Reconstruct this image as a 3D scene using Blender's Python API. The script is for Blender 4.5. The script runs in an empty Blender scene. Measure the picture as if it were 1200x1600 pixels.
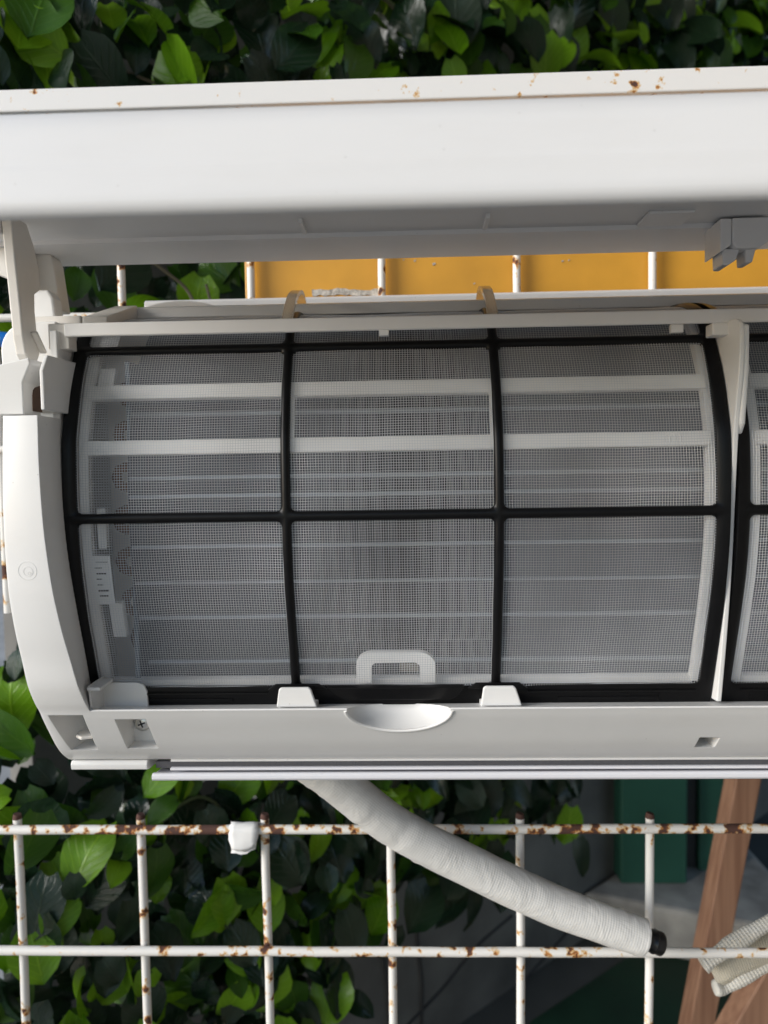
import bpy, bmesh, math, random
from mathutils import Vector, Matrix, Quaternion
R = math.radians
random.seed(7)
S = bpy.context.scene
C = S.collection

# ------------------------------------------------------------------ camera, sky, sun, exposure
# All dimensions below are millimetres: x along the unit, d = distance in front of the lens plane, z above the lens.
# The wire grid stands at d = 570 (world y = 0); the lens is 1.25 m above the ground.
GRID_D, EYE = 570.0, 1.25
def W(x, d, z): return Vector((x*.001, (d-GRID_D)*.001, EYE + z*.001))
cam = bpy.data.cameras.new('camera'); co = bpy.data.objects.new('camera', cam); C.objects.link(co)
cam.sensor_fit = 'HORIZONTAL'; cam.sensor_width = 26.0; cam.lens = 24.0
cam.clip_start = .01; cam.clip_end = 200
right = Vector((0.99947584, 0.02832527, -0.01567548)); up = Vector((0.01409787, 0.05506258, 0.99838337))
back = right.cross(up)
m4 = Matrix((( right.x, up.x, back.x, 0), (right.y, up.y, back.y, 0), (right.z, up.z, back.z, 0), (0, 0, 0, 1)))
m4.translation = W(0, 0, 0)
co.matrix_world = m4
cam.dof.use_dof = True; cam.dof.focus_distance = .40; cam.dof.aperture_fstop = 8.5
S.camera = co
SUN_AZ, SUN_EL = 62, 21            # degrees left of straight behind the lens, and above the horizon
to_sun = Vector((-math.sin(R(SUN_AZ))*math.cos(R(SUN_EL)), -math.cos(R(SUN_AZ))*math.cos(R(SUN_EL)), math.sin(R(SUN_EL))))
wd = bpy.data.worlds.new('World'); S.world = wd; wd.use_nodes = True
nt = wd.node_tree; bg = nt.nodes['Background']
sky = nt.nodes.new('ShaderNodeTexSky'); sky.sky_type = 'NISHITA'; sky.sun_disc = False
sky.sun_elevation = R(SUN_EL); sky.sun_rotation = math.atan2(to_sun.x, to_sun.y)
sky.air_density = 1.0; sky.dust_density = .7; sky.ozone_density = 1.0
nt.links.new(sky.outputs[0], bg.inputs[0]); bg.inputs[1].default_value = .115
sl = bpy.data.lights.new('sun', 'SUN'); sl.energy = 2.2; sl.angle = R(32); sl.color = (1, .985, .965)
so = bpy.data.objects.new('sun', sl); C.objects.link(so); so.location = (-2, -2, 3)
so.rotation_euler = to_sun.to_track_quat('Z', 'Y').to_euler()
S.view_settings.view_transform = 'Standard'; S.view_settings.look = 'None'
S.view_settings.exposure = 0.56; S.view_settings.gamma = 1; S.view_settings.use_curve_mapping = False
S.render.engine = 'CYCLES'

# ------------------------------------------------------------------ materials
def mat(name, col, rough=.5, metal=0, var=0, vscale=40, bump=0, bscale=200, bevel=0, coat=0, spec=.5):
    m = bpy.data.materials.new(name); m.use_nodes = True
    t = m.node_tree; b = t.nodes['Principled BSDF']
    b.inputs['Base Color'].default_value = (*col, 1); b.inputs['Roughness'].default_value = rough
    b.inputs['Metallic'].default_value = metal; b.inputs['Coat Weight'].default_value = coat
    b.inputs['Specular IOR Level'].default_value = spec
    tc = t.nodes.new('ShaderNodeTexCoord')
    if var:
        n = t.nodes.new('ShaderNodeTexNoise'); n.inputs['Scale'].default_value = vscale; n.inputs['Detail'].default_value = 6
        t.links.new(tc.outputs['Object'], n.inputs['Vector'])
        r = t.nodes.new('ShaderNodeMapRange'); r.inputs[1].default_value = .3; r.inputs[2].default_value = .7
        r.inputs[3].default_value = 1-var; r.inputs[4].default_value = 1+var*.5
        t.links.new(n.outputs['Fac'], r.inputs[0])
        mx = t.nodes.new('ShaderNodeVectorMath'); mx.operation = 'SCALE'; mx.inputs[0].default_value = col
        t.links.new(r.outputs[0], mx.inputs['Scale']); t.links.new(mx.outputs[0], b.inputs['Base Color'])
        r2 = t.nodes.new('ShaderNodeMapRange'); r2.inputs[3].default_value = rough*.85; r2.inputs[4].default_value = min(1, rough*1.2)
        t.links.new(n.outputs['Fac'], r2.inputs[0]); t.links.new(r2.outputs[0], b.inputs['Roughness'])
    last = None
    if bevel:
        bv = t.nodes.new('ShaderNodeBevel'); bv.samples = 4; bv.inputs['Radius'].default_value = bevel
        last = bv.outputs[0]
    if bump:
        n2 = t.nodes.new('ShaderNodeTexNoise'); n2.inputs['Scale'].default_value = bscale; n2.inputs['Detail'].default_value = 5
        t.links.new(tc.outputs['Object'], n2.inputs['Vector'])
        bp = t.nodes.new('ShaderNodeBump'); bp.inputs['Strength'].default_value = bump; bp.inputs['Distance'].default_value = .001
        t.links.new(n2.outputs['Fac'], bp.inputs['Height'])
        if last: t.links.new(last, bp.inputs['Normal'])
        last = bp.outputs[0]
    if last: t.links.new(last, b.inputs['Normal'])
    return m
def nodes_of(m): return m.node_tree, m.node_tree.nodes['Principled BSDF']

PLASTIC = mat('white_plastic', (.80, .795, .78), .32, var=.03, vscale=25, bump=.04, bscale=900, bevel=.0007)
PANEL = mat('panel_plastic', (.80, .80, .80), .38, var=.02, vscale=12, bump=.03, bscale=700)
for PM, amt in ((PLASTIC, .5), (PANEL, .35)):
    t, b = nodes_of(PM); src = b.inputs['Base Color'].links[0].from_socket
    tc = t.nodes.new('ShaderNodeTexCoord')
    n1 = t.nodes.new('ShaderNodeTexNoise'); n1.inputs['Scale'].default_value = 14; n1.inputs['Detail'].default_value = 8; n1.inputs['Roughness'].default_value = .7
    mpn = t.nodes.new('ShaderNodeMapping'); mpn.inputs['Scale'].default_value = (.35, 1, 1.6)
    t.links.new(tc.outputs['Object'], mpn.inputs[0]); t.links.new(mpn.outputs[0], n1.inputs['Vector'])
    r1 = t.nodes.new('ShaderNodeMapRange'); r1.inputs[1].default_value = .5; r1.inputs[2].default_value = .75; r1.inputs[4].default_value = .28*amt
    t.links.new(n1.outputs['Fac'], r1.inputs[0])
    m1 = t.nodes.new('ShaderNodeMix'); m1.data_type = 'RGBA'; m1.inputs[7].default_value = (.52, .47, .38, 1)
    t.links.new(r1.outputs[0], m1.inputs[0]); t.links.new(src, m1.inputs[6])
    v1 = t.nodes.new('ShaderNodeTexVoronoi'); v1.inputs['Scale'].default_value = 90; t.links.new(tc.outputs['Object'], v1.inputs['Vector'])
    r2 = t.nodes.new('ShaderNodeMapRange'); r2.inputs[1].default_value = .03; r2.inputs[2].default_value = .05; r2.inputs[3].default_value = .55*amt; r2.inputs[4].default_value = 0
    t.links.new(v1.outputs['Distance'], r2.inputs[0])
    m2 = t.nodes.new('ShaderNodeMix'); m2.data_type = 'RGBA'; m2.inputs[7].default_value = (.25, .22, .18, 1)
    t.links.new(r2.outputs[0], m2.inputs[0]); t.links.new(m1.outputs[2], m2.inputs[6]); t.links.new(m2.outputs[2], b.inputs['Base Color'])
CREAM = mat('cream_plastic', (.76, .73, .68), .4, var=.04, vscale=40, bevel=.0008)
BLACK = mat('black_plastic', (.0045, .0045, .005), .34, var=.25, vscale=150, bump=.05, bscale=1500, spec=.22)
THREAD = mat('filter_thread', (.66, .68, .71), .3, var=.35, vscale=14, spec=.7)
ALU = mat('aluminium', (.20, .235, .285), .4, metal=.8, var=.12, vscale=60)
SEAM = mat('bright_aluminium', (.30, .335, .37), .45, metal=.6)
DARK = mat('dark_interior', (.03, .03, .032), .7)
CORE = mat('coil_core', (.04, .046, .054), .6, metal=.3)
COPPER = mat('copper', (.20, .12, .085), .45, metal=.6, var=.3, vscale=90)
STEEL = mat('steel', (.78, .77, .74), .3, metal=1, var=.2, vscale=300)
LOUVER = mat('louver_plastic', (.74, .74, .78), .3, bevel=.0006)
FELT = mat('felt', (.10, .10, .11), .95, bump=.8, bscale=1500)
RUBBER = mat('black_rubber', (.01, .01, .01), .3)
STICK = mat('sticker_paper', (.78, .78, .77), .6)
GREENP = mat('green_paint', (.02, .09, .06), .5, var=.2, vscale=8)
CONC = mat('concrete', (.17, .16, .15), .9, var=.45, vscale=9, bump=.6, bscale=90)
WALLM = mat('wall_concrete', (.15, .145, .135), .92, var=.5, vscale=5, bump=.5, bscale=60)
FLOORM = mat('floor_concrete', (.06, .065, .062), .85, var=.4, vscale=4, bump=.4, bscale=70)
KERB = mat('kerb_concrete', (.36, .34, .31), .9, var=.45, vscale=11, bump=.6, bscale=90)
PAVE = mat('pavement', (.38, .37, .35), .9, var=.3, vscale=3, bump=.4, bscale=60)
GREENF = mat('green_floor', (.006, .035, .016), .6, var=.5, vscale=5, bump=.3, bscale=60)
STEM = mat('stem', (.12, .16, .07), .5)
STEMW = mat('dry_stem', (.2, .17, .12), .6)
CLEAR = mat('clear_plastic', (.9, .84, .72), .25, coat=.3)
t, b = nodes_of(CLEAR); b.inputs['Transmission Weight'].default_value = .8; b.inputs['IOR'].default_value = 1.3
BLUE = mat('blue_plastic', (.02, .22, .75), .35)

def rusty(name, amount, clean=(.78, .76, .72)):
    m = mat(name, (.78, .76, .72), .45, bump=.10, bscale=500)
    t, b = nodes_of(m)
    tc = t.nodes.new('ShaderNodeTexCoord')
    n = t.nodes.new('ShaderNodeTexNoise'); n.inputs['Scale'].default_value = 95; n.inputs['Detail'].default_value = 3; n.inputs['Roughness'].default_value = .55
    t.links.new(tc.outputs['Object'], n.inputs['Vector'])
    lo = t.nodes.new('ShaderNodeTexNoise'); lo.inputs['Scale'].default_value = 9; lo.inputs['Detail'].default_value = 2
    t.links.new(tc.outputs['Object'], lo.inputs['Vector'])
    a = t.nodes.new('ShaderNodeMath'); a.operation = 'MULTIPLY_ADD'; a.inputs[1].default_value = .45; a.inputs[2].default_value = amount
    t.links.new(lo.outputs['Fac'], a.inputs[0])
    s = t.nodes.new('ShaderNodeMath'); s.operation = 'ADD'; t.links.new(n.outputs['Fac'], s.inputs[0]); t.links.new(a.outputs[0], s.inputs[1])
    ramp = t.nodes.new('ShaderNodeValToRGB'); e = ramp.color_ramp.elements
    e[0].position = .0; e[0].color = (*clean, 1)
    e[1].position = .87; e[1].color = (*clean, 1)
    for p, c in ((.92, (.66, .45, .22, 1)), (.945, (.45, .17, .035, 1)), (.97, (.14, .055, .028, 1)), (1.0, (.085, .04, .03, 1))):
        x = ramp.color_ramp.elements.new(p); x.color = c
    t.links.new(s.outputs[0], ramp.inputs[0]); t.links.new(ramp.outputs[0], b.inputs['Base Color'])
    rr = t.nodes.new('ShaderNodeMapRange'); rr.inputs[1].default_value = .93; rr.inputs[2].default_value = .97; rr.inputs[3].default_value = .4; rr.inputs[4].default_value = .9
    t.links.new(s.outputs[0], rr.inputs[0]); t.links.new(rr.outputs[0], b.inputs['Roughness'])
    rb = t.nodes.new('ShaderNodeMapRange'); rb.inputs[1].default_value = .94; rb.inputs[2].default_value = .97; rb.inputs[3].default_value = 1; rb.inputs[4].default_value = 0
    t.links.new(s.outputs[0], rb.inputs[0])
    bp = t.nodes.new('ShaderNodeBump'); bp.inputs['Distance'].default_value = .0006; bp.inputs['Strength'].default_value = .8
    t.links.new(rb.outputs[0], bp.inputs['Height'])
    old = b.inputs['Normal'].links[0].from_socket; t.links.new(old, bp.inputs['Normal']); t.links.new(bp.outputs[0], b.inputs['Normal'])
    return m
RUST_HEAVY = rusty('flaking_white_paint', .168)
RUST_LIGHT = rusty('chipped_white_paint', .085)
RUST_TIP = rusty('rusty_tip', .42)
BEAM = rusty('white_beam_paint', .0, (.80, .795, .785))

# yellow painted board
YELLOW = mat('yellow_paint', (.62, .31, .03), .42, var=.2, vscale=14, bump=.08, bscale=400)
SCAR = mat('bare_board', (.5, .47, .42), .9, var=.6, vscale=260, bump=.8, bscale=700)
# hose wrap: fine woven ribs around the length
def wovenmat(name, col, sx, sy, strength):
    m = mat(name, col, .62, var=.06, vscale=60)
    t, b = nodes_of(m)
    uv = t.nodes.new('ShaderNodeTexCoord'); sp = t.nodes.new('ShaderNodeSeparateXYZ'); t.links.new(uv.outputs['UV'], sp.inputs[0])
    def sn(o, k):
        mu = t.nodes.new('ShaderNodeMath'); mu.operation = 'MULTIPLY'; mu.inputs[1].default_value = k; t.links.new(o, mu.inputs[0])
        s = t.nodes.new('ShaderNodeMath'); s.operation = 'SINE'; t.links.new(mu.outputs[0], s.inputs[0]); return s.outputs[0]
    a, c = sn(sp.outputs[0], sx), sn(sp.outputs[1], sy)
    ad = t.nodes.new('ShaderNodeMath'); ad.operation = 'MULTIPLY_ADD'; ad.inputs[1].default_value = .5; t.links.new(c, ad.inputs[0]); t.links.new(a, ad.inputs[2])
    bp = t.nodes.new('ShaderNodeBump'); bp.inputs['Strength'].default_value = strength; bp.inputs['Distance'].default_value = .0005
    t.links.new(ad.outputs[0], bp.inputs['Height']); t.links.new(bp.outputs[0], b.inputs['Normal'])
    return m
WRAP = wovenmat('hose_wrap', (.74, .73, .70), 2*math.pi*480, 2*math.pi*56, .16)
t, b = nodes_of(WRAP)
bpw = t.nodes.new('ShaderNodeBump'); bpw.inputs['Strength'].default_value = .26; bpw.inputs['Distance'].default_value = .004
nw = t.nodes.new('ShaderNodeTexNoise'); nw.inputs['Scale'].default_value = 45; nw.inputs['Detail'].default_value = 3; nw.inputs['Distortion'].default_value = 1.2
tcw = t.nodes.new('ShaderNodeTexCoord'); t.links.new(tcw.outputs['Object'], nw.inputs['Vector']); t.links.new(nw.outputs['Fac'], bpw.inputs['Height'])
old = b.inputs['Normal'].links[0].from_socket; t.links.new(old, bpw.inputs['Normal']); t.links.new(bpw.outputs[0], b.inputs['Normal'])
CLOTH = wovenmat('woven_cloth', (.58, .56, .50), 2*math.pi*330, 2*math.pi*14, .45)
CLOTHF = wovenmat('cloth_face', (.50, .46, .37), 2*math.pi*70, 2*math.pi*22, .5)
# wood
WOOD = mat('pine_wood', (.42, .22, .12), .6)
t, b = nodes_of(WOOD)
tc = t.nodes.new('ShaderNodeTexCoord'); mp = t.nodes.new('ShaderNodeMapping'); mp.inputs['Scale'].default_value = (110, 110, 4)
n = t.nodes.new('ShaderNodeTexNoise'); n.inputs['Scale'].default_value = 1; n.inputs['Detail'].default_value = 5
ra = t.nodes.new('ShaderNodeValToRGB'); ra.color_ramp.elements[0].position = .3; ra.color_ramp.elements[0].color = (.19, .095, .058, 1)
ra.color_ramp.elements[1].position = .72; ra.color_ramp.elements[1].color = (.33, .19, .12, 1)
t.links.new(tc.outputs['Object'], mp.inputs[0]); t.links.new(mp.outputs[0], n.inputs['Vector']); t.links.new(n.outputs['Fac'], ra.inputs[0]); t.links.new(ra.outputs[0], b.inputs['Base Color'])

def leafmat(name, col, col2, rough, transl):
    m = bpy.data.materials.new(name); m.use_nodes = True
    t = m.node_tree; b = t.nodes['Principled BSDF']
    b.inputs['Roughness'].default_value = rough
    oi = t.nodes.new('ShaderNodeObjectInfo')
    tc = t.nodes.new('ShaderNodeTexCoord')
    at = t.nodes.new('ShaderNodeAttribute'); at.attribute_name = 'tone'
    ad = t.nodes.new('ShaderNodeMath'); ad.operation = 'ADD'; t.links.new(oi.outputs['Random'], ad.inputs[0]); t.links.new(at.outputs['Fac'], ad.inputs[1])
    fr = t.nodes.new('ShaderNodeMath'); fr.operation = 'FRACT'; t.links.new(ad.outputs[0], fr.inputs[0])
    mx = t.nodes.new('ShaderNodeMix'); mx.data_type = 'RGBA'
    mx.inputs[6].default_value = (*col, 1); mx.inputs[7].default_value = (*col2, 1)
    t.links.new(fr.outputs[0], mx.inputs[0])
    # veins from the leaf's own uv: u across (-.5..5), v along
    sp = t.nodes.new('ShaderNodeSeparateXYZ'); t.links.new(tc.outputs['UV'], sp.inputs[0])
    u = t.nodes.new('ShaderNodeMath'); u.operation = 'SUBTRACT'; u.inputs[1].default_value = .5; t.links.new(sp.outputs[0], u.inputs[0])
    au = t.nodes.new('ShaderNodeMath'); au.operation = 'ABSOLUTE'; t.links.new(u.outputs[0], au.inputs[0])
    ph = t.nodes.new('ShaderNodeMath'); ph.operation = 'MULTIPLY_ADD'; ph.inputs[1].default_value = .9; t.links.new(au.outputs[0], ph.inputs[0])
    t.links.new(sp.outputs[1], ph.inputs[2])
    k = t.nodes.new('ShaderNodeMath'); k.operation = 'MULTIPLY'; k.inputs[1].default_value = 6.0; t.links.new(ph.outputs[0], k.inputs[0])
    f2 = t.nodes.new('ShaderNodeMath'); f2.operation = 'PINGPONG'; f2.inputs[1].default_value = .5; t.links.new(k.outputs[0], f2.inputs[0])
    v1 = t.nodes.new('ShaderNodeMapRange'); v1.inputs[1].default_value = 0; v1.inputs[2].default_value = .09; v1.inputs[3].default_value = 1; v1.inputs[4].default_value = 0; t.links.new(f2.outputs[0], v1.inputs[0])
    v2 = t.nodes.new('ShaderNodeMapRange'); v2.inputs[1].default_value = 0; v2.inputs[2].default_value = .03; v2.inputs[3].default_value = 1.4; v2.inputs[4].default_value = 0; t.links.new(au.outputs[0], v2.inputs[0])
    vs = t.nodes.new('ShaderNodeMath'); vs.operation = 'MAXIMUM'; t.links.new(v1.outputs[0], vs.inputs[0]); t.links.new(v2.outputs[0], vs.inputs[1])
    vf = t.nodes.new('ShaderNodeMath'); vf.operation = 'MULTIPLY'; vf.inputs[1].default_value = .22; t.links.new(vs.outputs[0], vf.inputs[0])
    mv = t.nodes.new('ShaderNodeMix'); mv.data_type = 'RGBA'; mv.inputs[7].default_value = (min(1, col2[0]*2+.02), min(1, col2[1]*1.7+.02), col2[2]*2+.02, 1)
    t.links.new(vf.outputs[0], mv.inputs[0]); t.links.new(mx.outputs[2], mv.inputs[6])
    t.links.new(mv.outputs[2], b.inputs['Base Color'])
    no = t.nodes.new('ShaderNodeTexNoise'); no.inputs['Scale'].default_value = 60; t.links.new(tc.outputs['Object'], no.inputs['Vector'])
    hh = t.nodes.new('ShaderNodeMath'); hh.operation = 'MULTIPLY_ADD'; hh.inputs[1].default_value = -.8; t.links.new(vs.outputs[0], hh.inputs[0]); t.links.new(no.outputs['Fac'], hh.inputs[2])
    bp = t.nodes.new('ShaderNodeBump'); bp.inputs['Strength'].default_value = .35; bp.inputs['Distance'].default_value = .0015
    t.links.new(hh.outputs[0], bp.inputs['Height']); t.links.new(bp.outputs[0], b.inputs['Normal'])
    tr = t.nodes.new('ShaderNodeBsdfTranslucent'); t.links.new(mv.outputs[2], tr.inputs[0])
    ms = t.nodes.new('ShaderNodeMixShader'); ms.inputs[0].default_value = transl
    t.links.new(b.outputs[0], ms.inputs[1]); t.links.new(tr.outputs[0], ms.inputs[2])
    t.links.new(ms.outputs[0], t.nodes['Material Output'].inputs[0])
    return m
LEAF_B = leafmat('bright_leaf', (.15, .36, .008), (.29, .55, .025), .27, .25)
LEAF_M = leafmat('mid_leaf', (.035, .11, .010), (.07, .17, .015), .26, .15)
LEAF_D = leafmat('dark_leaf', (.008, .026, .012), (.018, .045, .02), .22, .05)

# ------------------------------------------------------------------ helpers
ORG = {}
def tag(o, label=None, cat=None, group=None, kind=None):
    if label: o['label'] = label
    if cat: o['category'] = cat
    if group: o['group'] = group
    if kind: o['kind'] = kind
    return o
def thing(name, base, label, cat, group=None):
    o = bpy.data.objects.new(name, None); C.objects.link(o); o.location = W(*base); o.empty_display_size = .02
    ORG[o.name] = W(*base)
    return tag(o, label, cat, group)
def link_mesh(name, me, material, parent=None, smooth=False):
    o = bpy.data.objects.new(name, me); C.objects.link(o)
    if material: me.materials.append(material)
    org = Vector((0, 0, 0))
    if parent is not None:
        o.parent = parent; org = ORG[parent.name]
    else:
        org = None
    if org is None:
        # own origin at the base of the mesh
        vs = [v.co for v in me.vertices]
        org = Vector((sum(v.x for v in vs)/len(vs), sum(v.y for v in vs)/len(vs), min(v.z for v in vs)))
        o.location = org
    me.transform(Matrix.Translation(-org))
    ORG[o.name] = org
    if smooth:
        for p in me.polygons: p.use_smooth = True
    return o
def raw(name, verts, faces, material, parent=None, smooth=False, mm=True, recalc=True):
    me = bpy.data.meshes.new(name)
    me.from_pydata([W(*v) if mm else v for v in verts], [], faces)
    if recalc:
        bm = bmesh.new(); bm.from_mesh(me); bmesh.ops.recalc_face_normals(bm, faces=bm.faces); bm.to_mesh(me); bm.free()
    return link_mesh(name, me, material, parent, smooth)
def bevel(o, w, seg=2, ang=35):
    m = o.modifiers.new('bevel', 'BEVEL'); m.width = w*.001; m.segments = seg; m.limit_method = 'ANGLE'; m.angle_limit = R(ang); m.harden_normals = False
    return o
def autosmooth(o, ang=35):
    me = o.data
    for p in me.polygons: p.use_smooth = True
    bm = bmesh.new(); bm.from_mesh(me)
    for e in bm.edges:
        if len(e.link_faces) == 2 and e.calc_face_angle(0) > R(ang): e.smooth = False
    bm.to_mesh(me); bm.free()
    return o
def box(name, x0, x1, d0, d1, z0, z1, material, parent=None, bev=0.4):
    v = [(x, d, z) for x in (x0, x1) for d in (d0, d1) for z in (z0, z1)]
    f = [(0, 1, 3, 2), (4, 6, 7, 5), (0, 4, 5, 1), (2, 3, 7, 6), (0, 2, 6, 4), (1, 5, 7, 3)]
    o = raw(name, v, f, material, parent)
    if bev: bevel(o, bev)
    return o
def extr(name, prof, x0, x1, material, parent=None, bev=0, smooth=0, xs=None):
    """closed (d,z) outline swept along x"""
    xs = xs or [x0, x1]; n = len(prof)
    v = [(x, d, z) for x in xs for d, z in prof]
    f = []
    for k in range(len(xs)-1):
        for i in range(n):
            j = (i+1) % n; f.append((k*n+i, k*n+j, (k+1)*n+j, (k+1)*n+i))
    f.append(tuple(range(n))); f.append(tuple((len(xs)-1)*n+i for i in reversed(range(n))))
    o = raw(name, v, f, material, parent)
    if bev: bevel(o, bev)
    if smooth: autosmooth(o, smooth)
    return o
def prism(name, poly, ax, lo, hi, material, parent=None, bev=.4, smooth=0):
    """outline in two axes, thick along ax ('x': (d,z), 'd': (x,z), 'z': (x,d))"""
    n = len(poly)
    def P(a, b, t): return (t, a, b) if ax == 'x' else ((a, t, b) if ax == 'd' else (a, b, t))
    v = [P(a, b, lo) for a, b in poly]+[P(a, b, hi) for a, b in poly]
    f = [tuple(range(n)), tuple(reversed(range(n, 2*n)))]+[(i, (i+1) % n, n+(i+1) % n, n+i) for i in range(n)]
    o = raw(name, v, f, material, parent)
    if bev: bevel(o, bev)
    if smooth: autosmooth(o, smooth)
    return o
def tube_geo(path, rad, seg=12, cap=True, wob=None):
    """path in mm (x,d,z); returns verts, faces, uv(list per vert)"""
    pts = [Vector(p) for p in path]; n = len(pts); v = []; f = []; uv = []
    T = (pts[1]-pts[0]).normalized(); N = T.orthogonal().normalized(); L = 0
    for i, p in enumerate(pts):
        t2 = (pts[min(i+1, n-1)]-pts[max(i-1, 0)]).normalized()
        N = (N - t2*N.dot(t2)).normalized(); B = t2.cross(N)
        if i: L += (p-pts[i-1]).length
        r0 = rad(i/(n-1)) if callable(rad) else rad
        for k in range(seg):
            a = 2*math.pi*k/seg; r = r0*(wob(i, a) if wob else 1)
            q = p+N*math.cos(a)*r+B*math.sin(a)*r; v.append(tuple(q)); uv.append((L*.001, k/seg))
    for i in range(n-1):
        for k in range(seg):
            k2 = (k+1) % seg; f.append((i*seg+k, i*seg+k2, (i+1)*seg+k2, (i+1)*seg+k))
    if cap: f.append(tuple(reversed(range(seg)))); f.append(tuple((n-1)*seg+k for k in range(seg)))
    return v, f, uv
def tube(name, path, rad, material, parent=None, seg=12, wob=None, uvs=False):
    v, f, uv = tube_geo(path, rad, seg, True, wob)
    o = raw(name, v, f, material, parent)
    autosmooth(o, 50)
    if uvs:
        l = o.data.uv_layers.new(name='UVMap')
        for lp in o.data.loops:
            l.data[lp.index].uv = uv[lp.vertex_index]
    return o
def catmull(pts, n=8):
    out = []; m = len(pts)
    for i in range(m-1):
        p = [Vector(pts[max(i-1, 0)]), Vector(pts[i]), Vector(pts[i+1]), Vector(pts[min(i+2, m-1)])]
        for k in range(n):
            t = k/n
            out.append(tuple(.5*((2*p[1])+(-p[0]+p[2])*t+(2*p[0]-5*p[1]+4*p[2]-p[3])*t*t+(-p[0]+3*p[1]-3*p[2]+p[3])*t**3)))
    out.append(tuple(pts[-1])); return out
def boolean(o, cutters):
    for c in cutters:
        m = o.modifiers.new('cut', 'BOOLEAN'); m.operation = 'DIFFERENCE'; m.object = c; m.solver = 'EXACT'
    dg = bpy.context.evaluated_depsgraph_get(); dg.update()
    me = bpy.data.meshes.new_from_object(o.evaluated_get(dg)); o.modifiers.clear(); o.data = me
    for c in cutters:
        d = c.data; bpy.data.objects.remove(c); bpy.data.meshes.remove(d)
    return autosmooth(o, 30)
def arc(cx, cy, r, a0, a1, n=6): return [(cx+r*math.cos(R(a0+(a1-a0)*i/n)), cy+r*math.sin(R(a0+(a1-a0)*i/n))) for i in range(n+1)]
def rrect(x0, x1, y0, y1, r, n=5):
    return arc(x1-r, y1-r, r, 0, 90, n)+arc(x0+r, y1-r, r, 90, 180, n)+arc(x0+r, y0+r, r, 180, 270, n)+arc(x1-r, y0+r, r, 270, 360, n)

# ------------------------------------------------------------------ setting: ground, wall
GZ = -EYE*1000
def sheet(name, pts, z, material, parent=None):
    return raw(name, [(x, d, z) for x, d in pts], [tuple(range(len(pts)))], material, parent)
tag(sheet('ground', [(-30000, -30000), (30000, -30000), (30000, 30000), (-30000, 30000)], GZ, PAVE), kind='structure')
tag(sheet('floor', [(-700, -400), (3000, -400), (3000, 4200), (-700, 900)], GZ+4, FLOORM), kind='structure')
# the wall runs away to the right; the ivy trellis hangs in front of it
def wall_d(x): return 1450+.84*x
def ivy_d(x): return 1180+.84*x
def slab(name, pts, z0, z1, m):
    n = len(pts); v = [(x, d, z) for z in (z0, z1) for x, d in pts]
    return raw(name, v, [tuple(reversed(range(n))), tuple(range(n, 2*n))]+[(i, (i+1) % n, n+(i+1) % n, n+i) for i in range(n)], m)
wall = slab('garden_wall', [(-545, wall_d(-545)), (2600, wall_d(2600)), (2500, wall_d(2600)+115), (-645, wall_d(-545)+115)], GZ, 1640, WALLM)
tag(wall, 'dark grey concrete wall behind the ivy leaves', 'wall')
def on_wall(px, py):
    # a point of the wall seen at that place in the picture
    a, c = (px-600)/1108, (py-800)/1108
    v = right*a-up*c-back; k = 1.450/(v.y-.84*v.x); return (v.x*k*1000, v.y*k*1000-2, v.z*k*1000)
for pts in (((655, 1380), (652, 1460), (660, 1540), (656, 1640)), ((800, 1430), (745, 1478), (690, 1545), (628, 1610)), ((505, 1520), (470, 1546), (425, 1580)), ((990, 1340), (900, 1440), (820, 1530)), ((560, 1420), (600, 1500), (610, 1620))):
    tube('joint', catmull([on_wall(*q) for q in pts], 5), 3.5, DARK, wall, 6)
shade_wall = slab('unseen_shade_wall', [(690, -2600), (850, -2600), (850, 1320), (690, 1320)], GZ, 1640, CONC)  # added wall out of view, blocks the sky from the right
tag(shade_wall, kind='structure')
shade_roof = slab('unseen_shade_canopy', [(-760, -1500), (2700, -1500), (2700, 3800), (-760, 900)], 1640, 1700, CONC)  # unseen slab overhead, added to hold back light from above
tag(shade_roof, kind='structure')
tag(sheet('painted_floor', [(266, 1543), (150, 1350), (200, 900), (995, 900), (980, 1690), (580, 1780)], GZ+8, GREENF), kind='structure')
kerb = raw('concrete_kerb', [(x, d, z) for z in (GZ+8, GZ+138) for x, d in ((455, 1825), (995, 1640), (995, 2130), (820, 2130))],
    [(0, 1, 2, 3), (7, 6, 5, 4), (0, 4, 5, 1), (1, 5, 6, 2), (2, 6, 7, 3), (3, 7, 4, 0)], KERB)
bevel(kerb, 12, 2); tag(kerb, 'rough concrete kerb under the green post', 'kerb')
post = thing('green_post', (655, 1900, GZ+138), 'dark green painted post standing on the concrete kerb', 'post')
box('column', 566, 743, 1865, 1960, GZ+137, 700, GREENP, post, 6)
box('side_channel', 800, 900, 1930, 1990, GZ+137, 600, GREENP, post, 4)
box('cross_plate', 744, 799, 1945, 1980, GZ+137, 500, DARK, post, 3)

# wooden legs
def beam4(name, a, b_, w, h, label):
    A, B = Vector(a), Vector(b_); T = (B-A).normalized(); N = Vector((1, 0, 0)); N = (N-T*N.dot(T)).normalized(); Q = T.cross(N)
    v = []
    for p in (A, B):
        for s1, s2 in ((-1, -1), (1, -1), (1, 1), (-1, 1)): v.append(tuple(p+N*s1*w/2+Q*s2*h/2))
    o = raw(name, v, [(0, 1, 2, 3), (7, 6, 5, 4), (0, 4, 5, 1), (1, 5, 6, 2), (2, 6, 7, 3), (3, 7, 4, 0)], WOOD)
    bevel(o, 2, 2); return tag(o, label, 'timber', 'timber legs leaning below the unit')
beam4('timber_leg', (337, 1000, GZ), (506, 1000, -260), 35, 34, 'leaning pine timber leg crossing in front of the green post')
beam4('timber_leg', (147, 900, GZ), (551, 900, -500), 38, 34, 'short pine timber leg under the hanging woven cloth')

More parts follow.
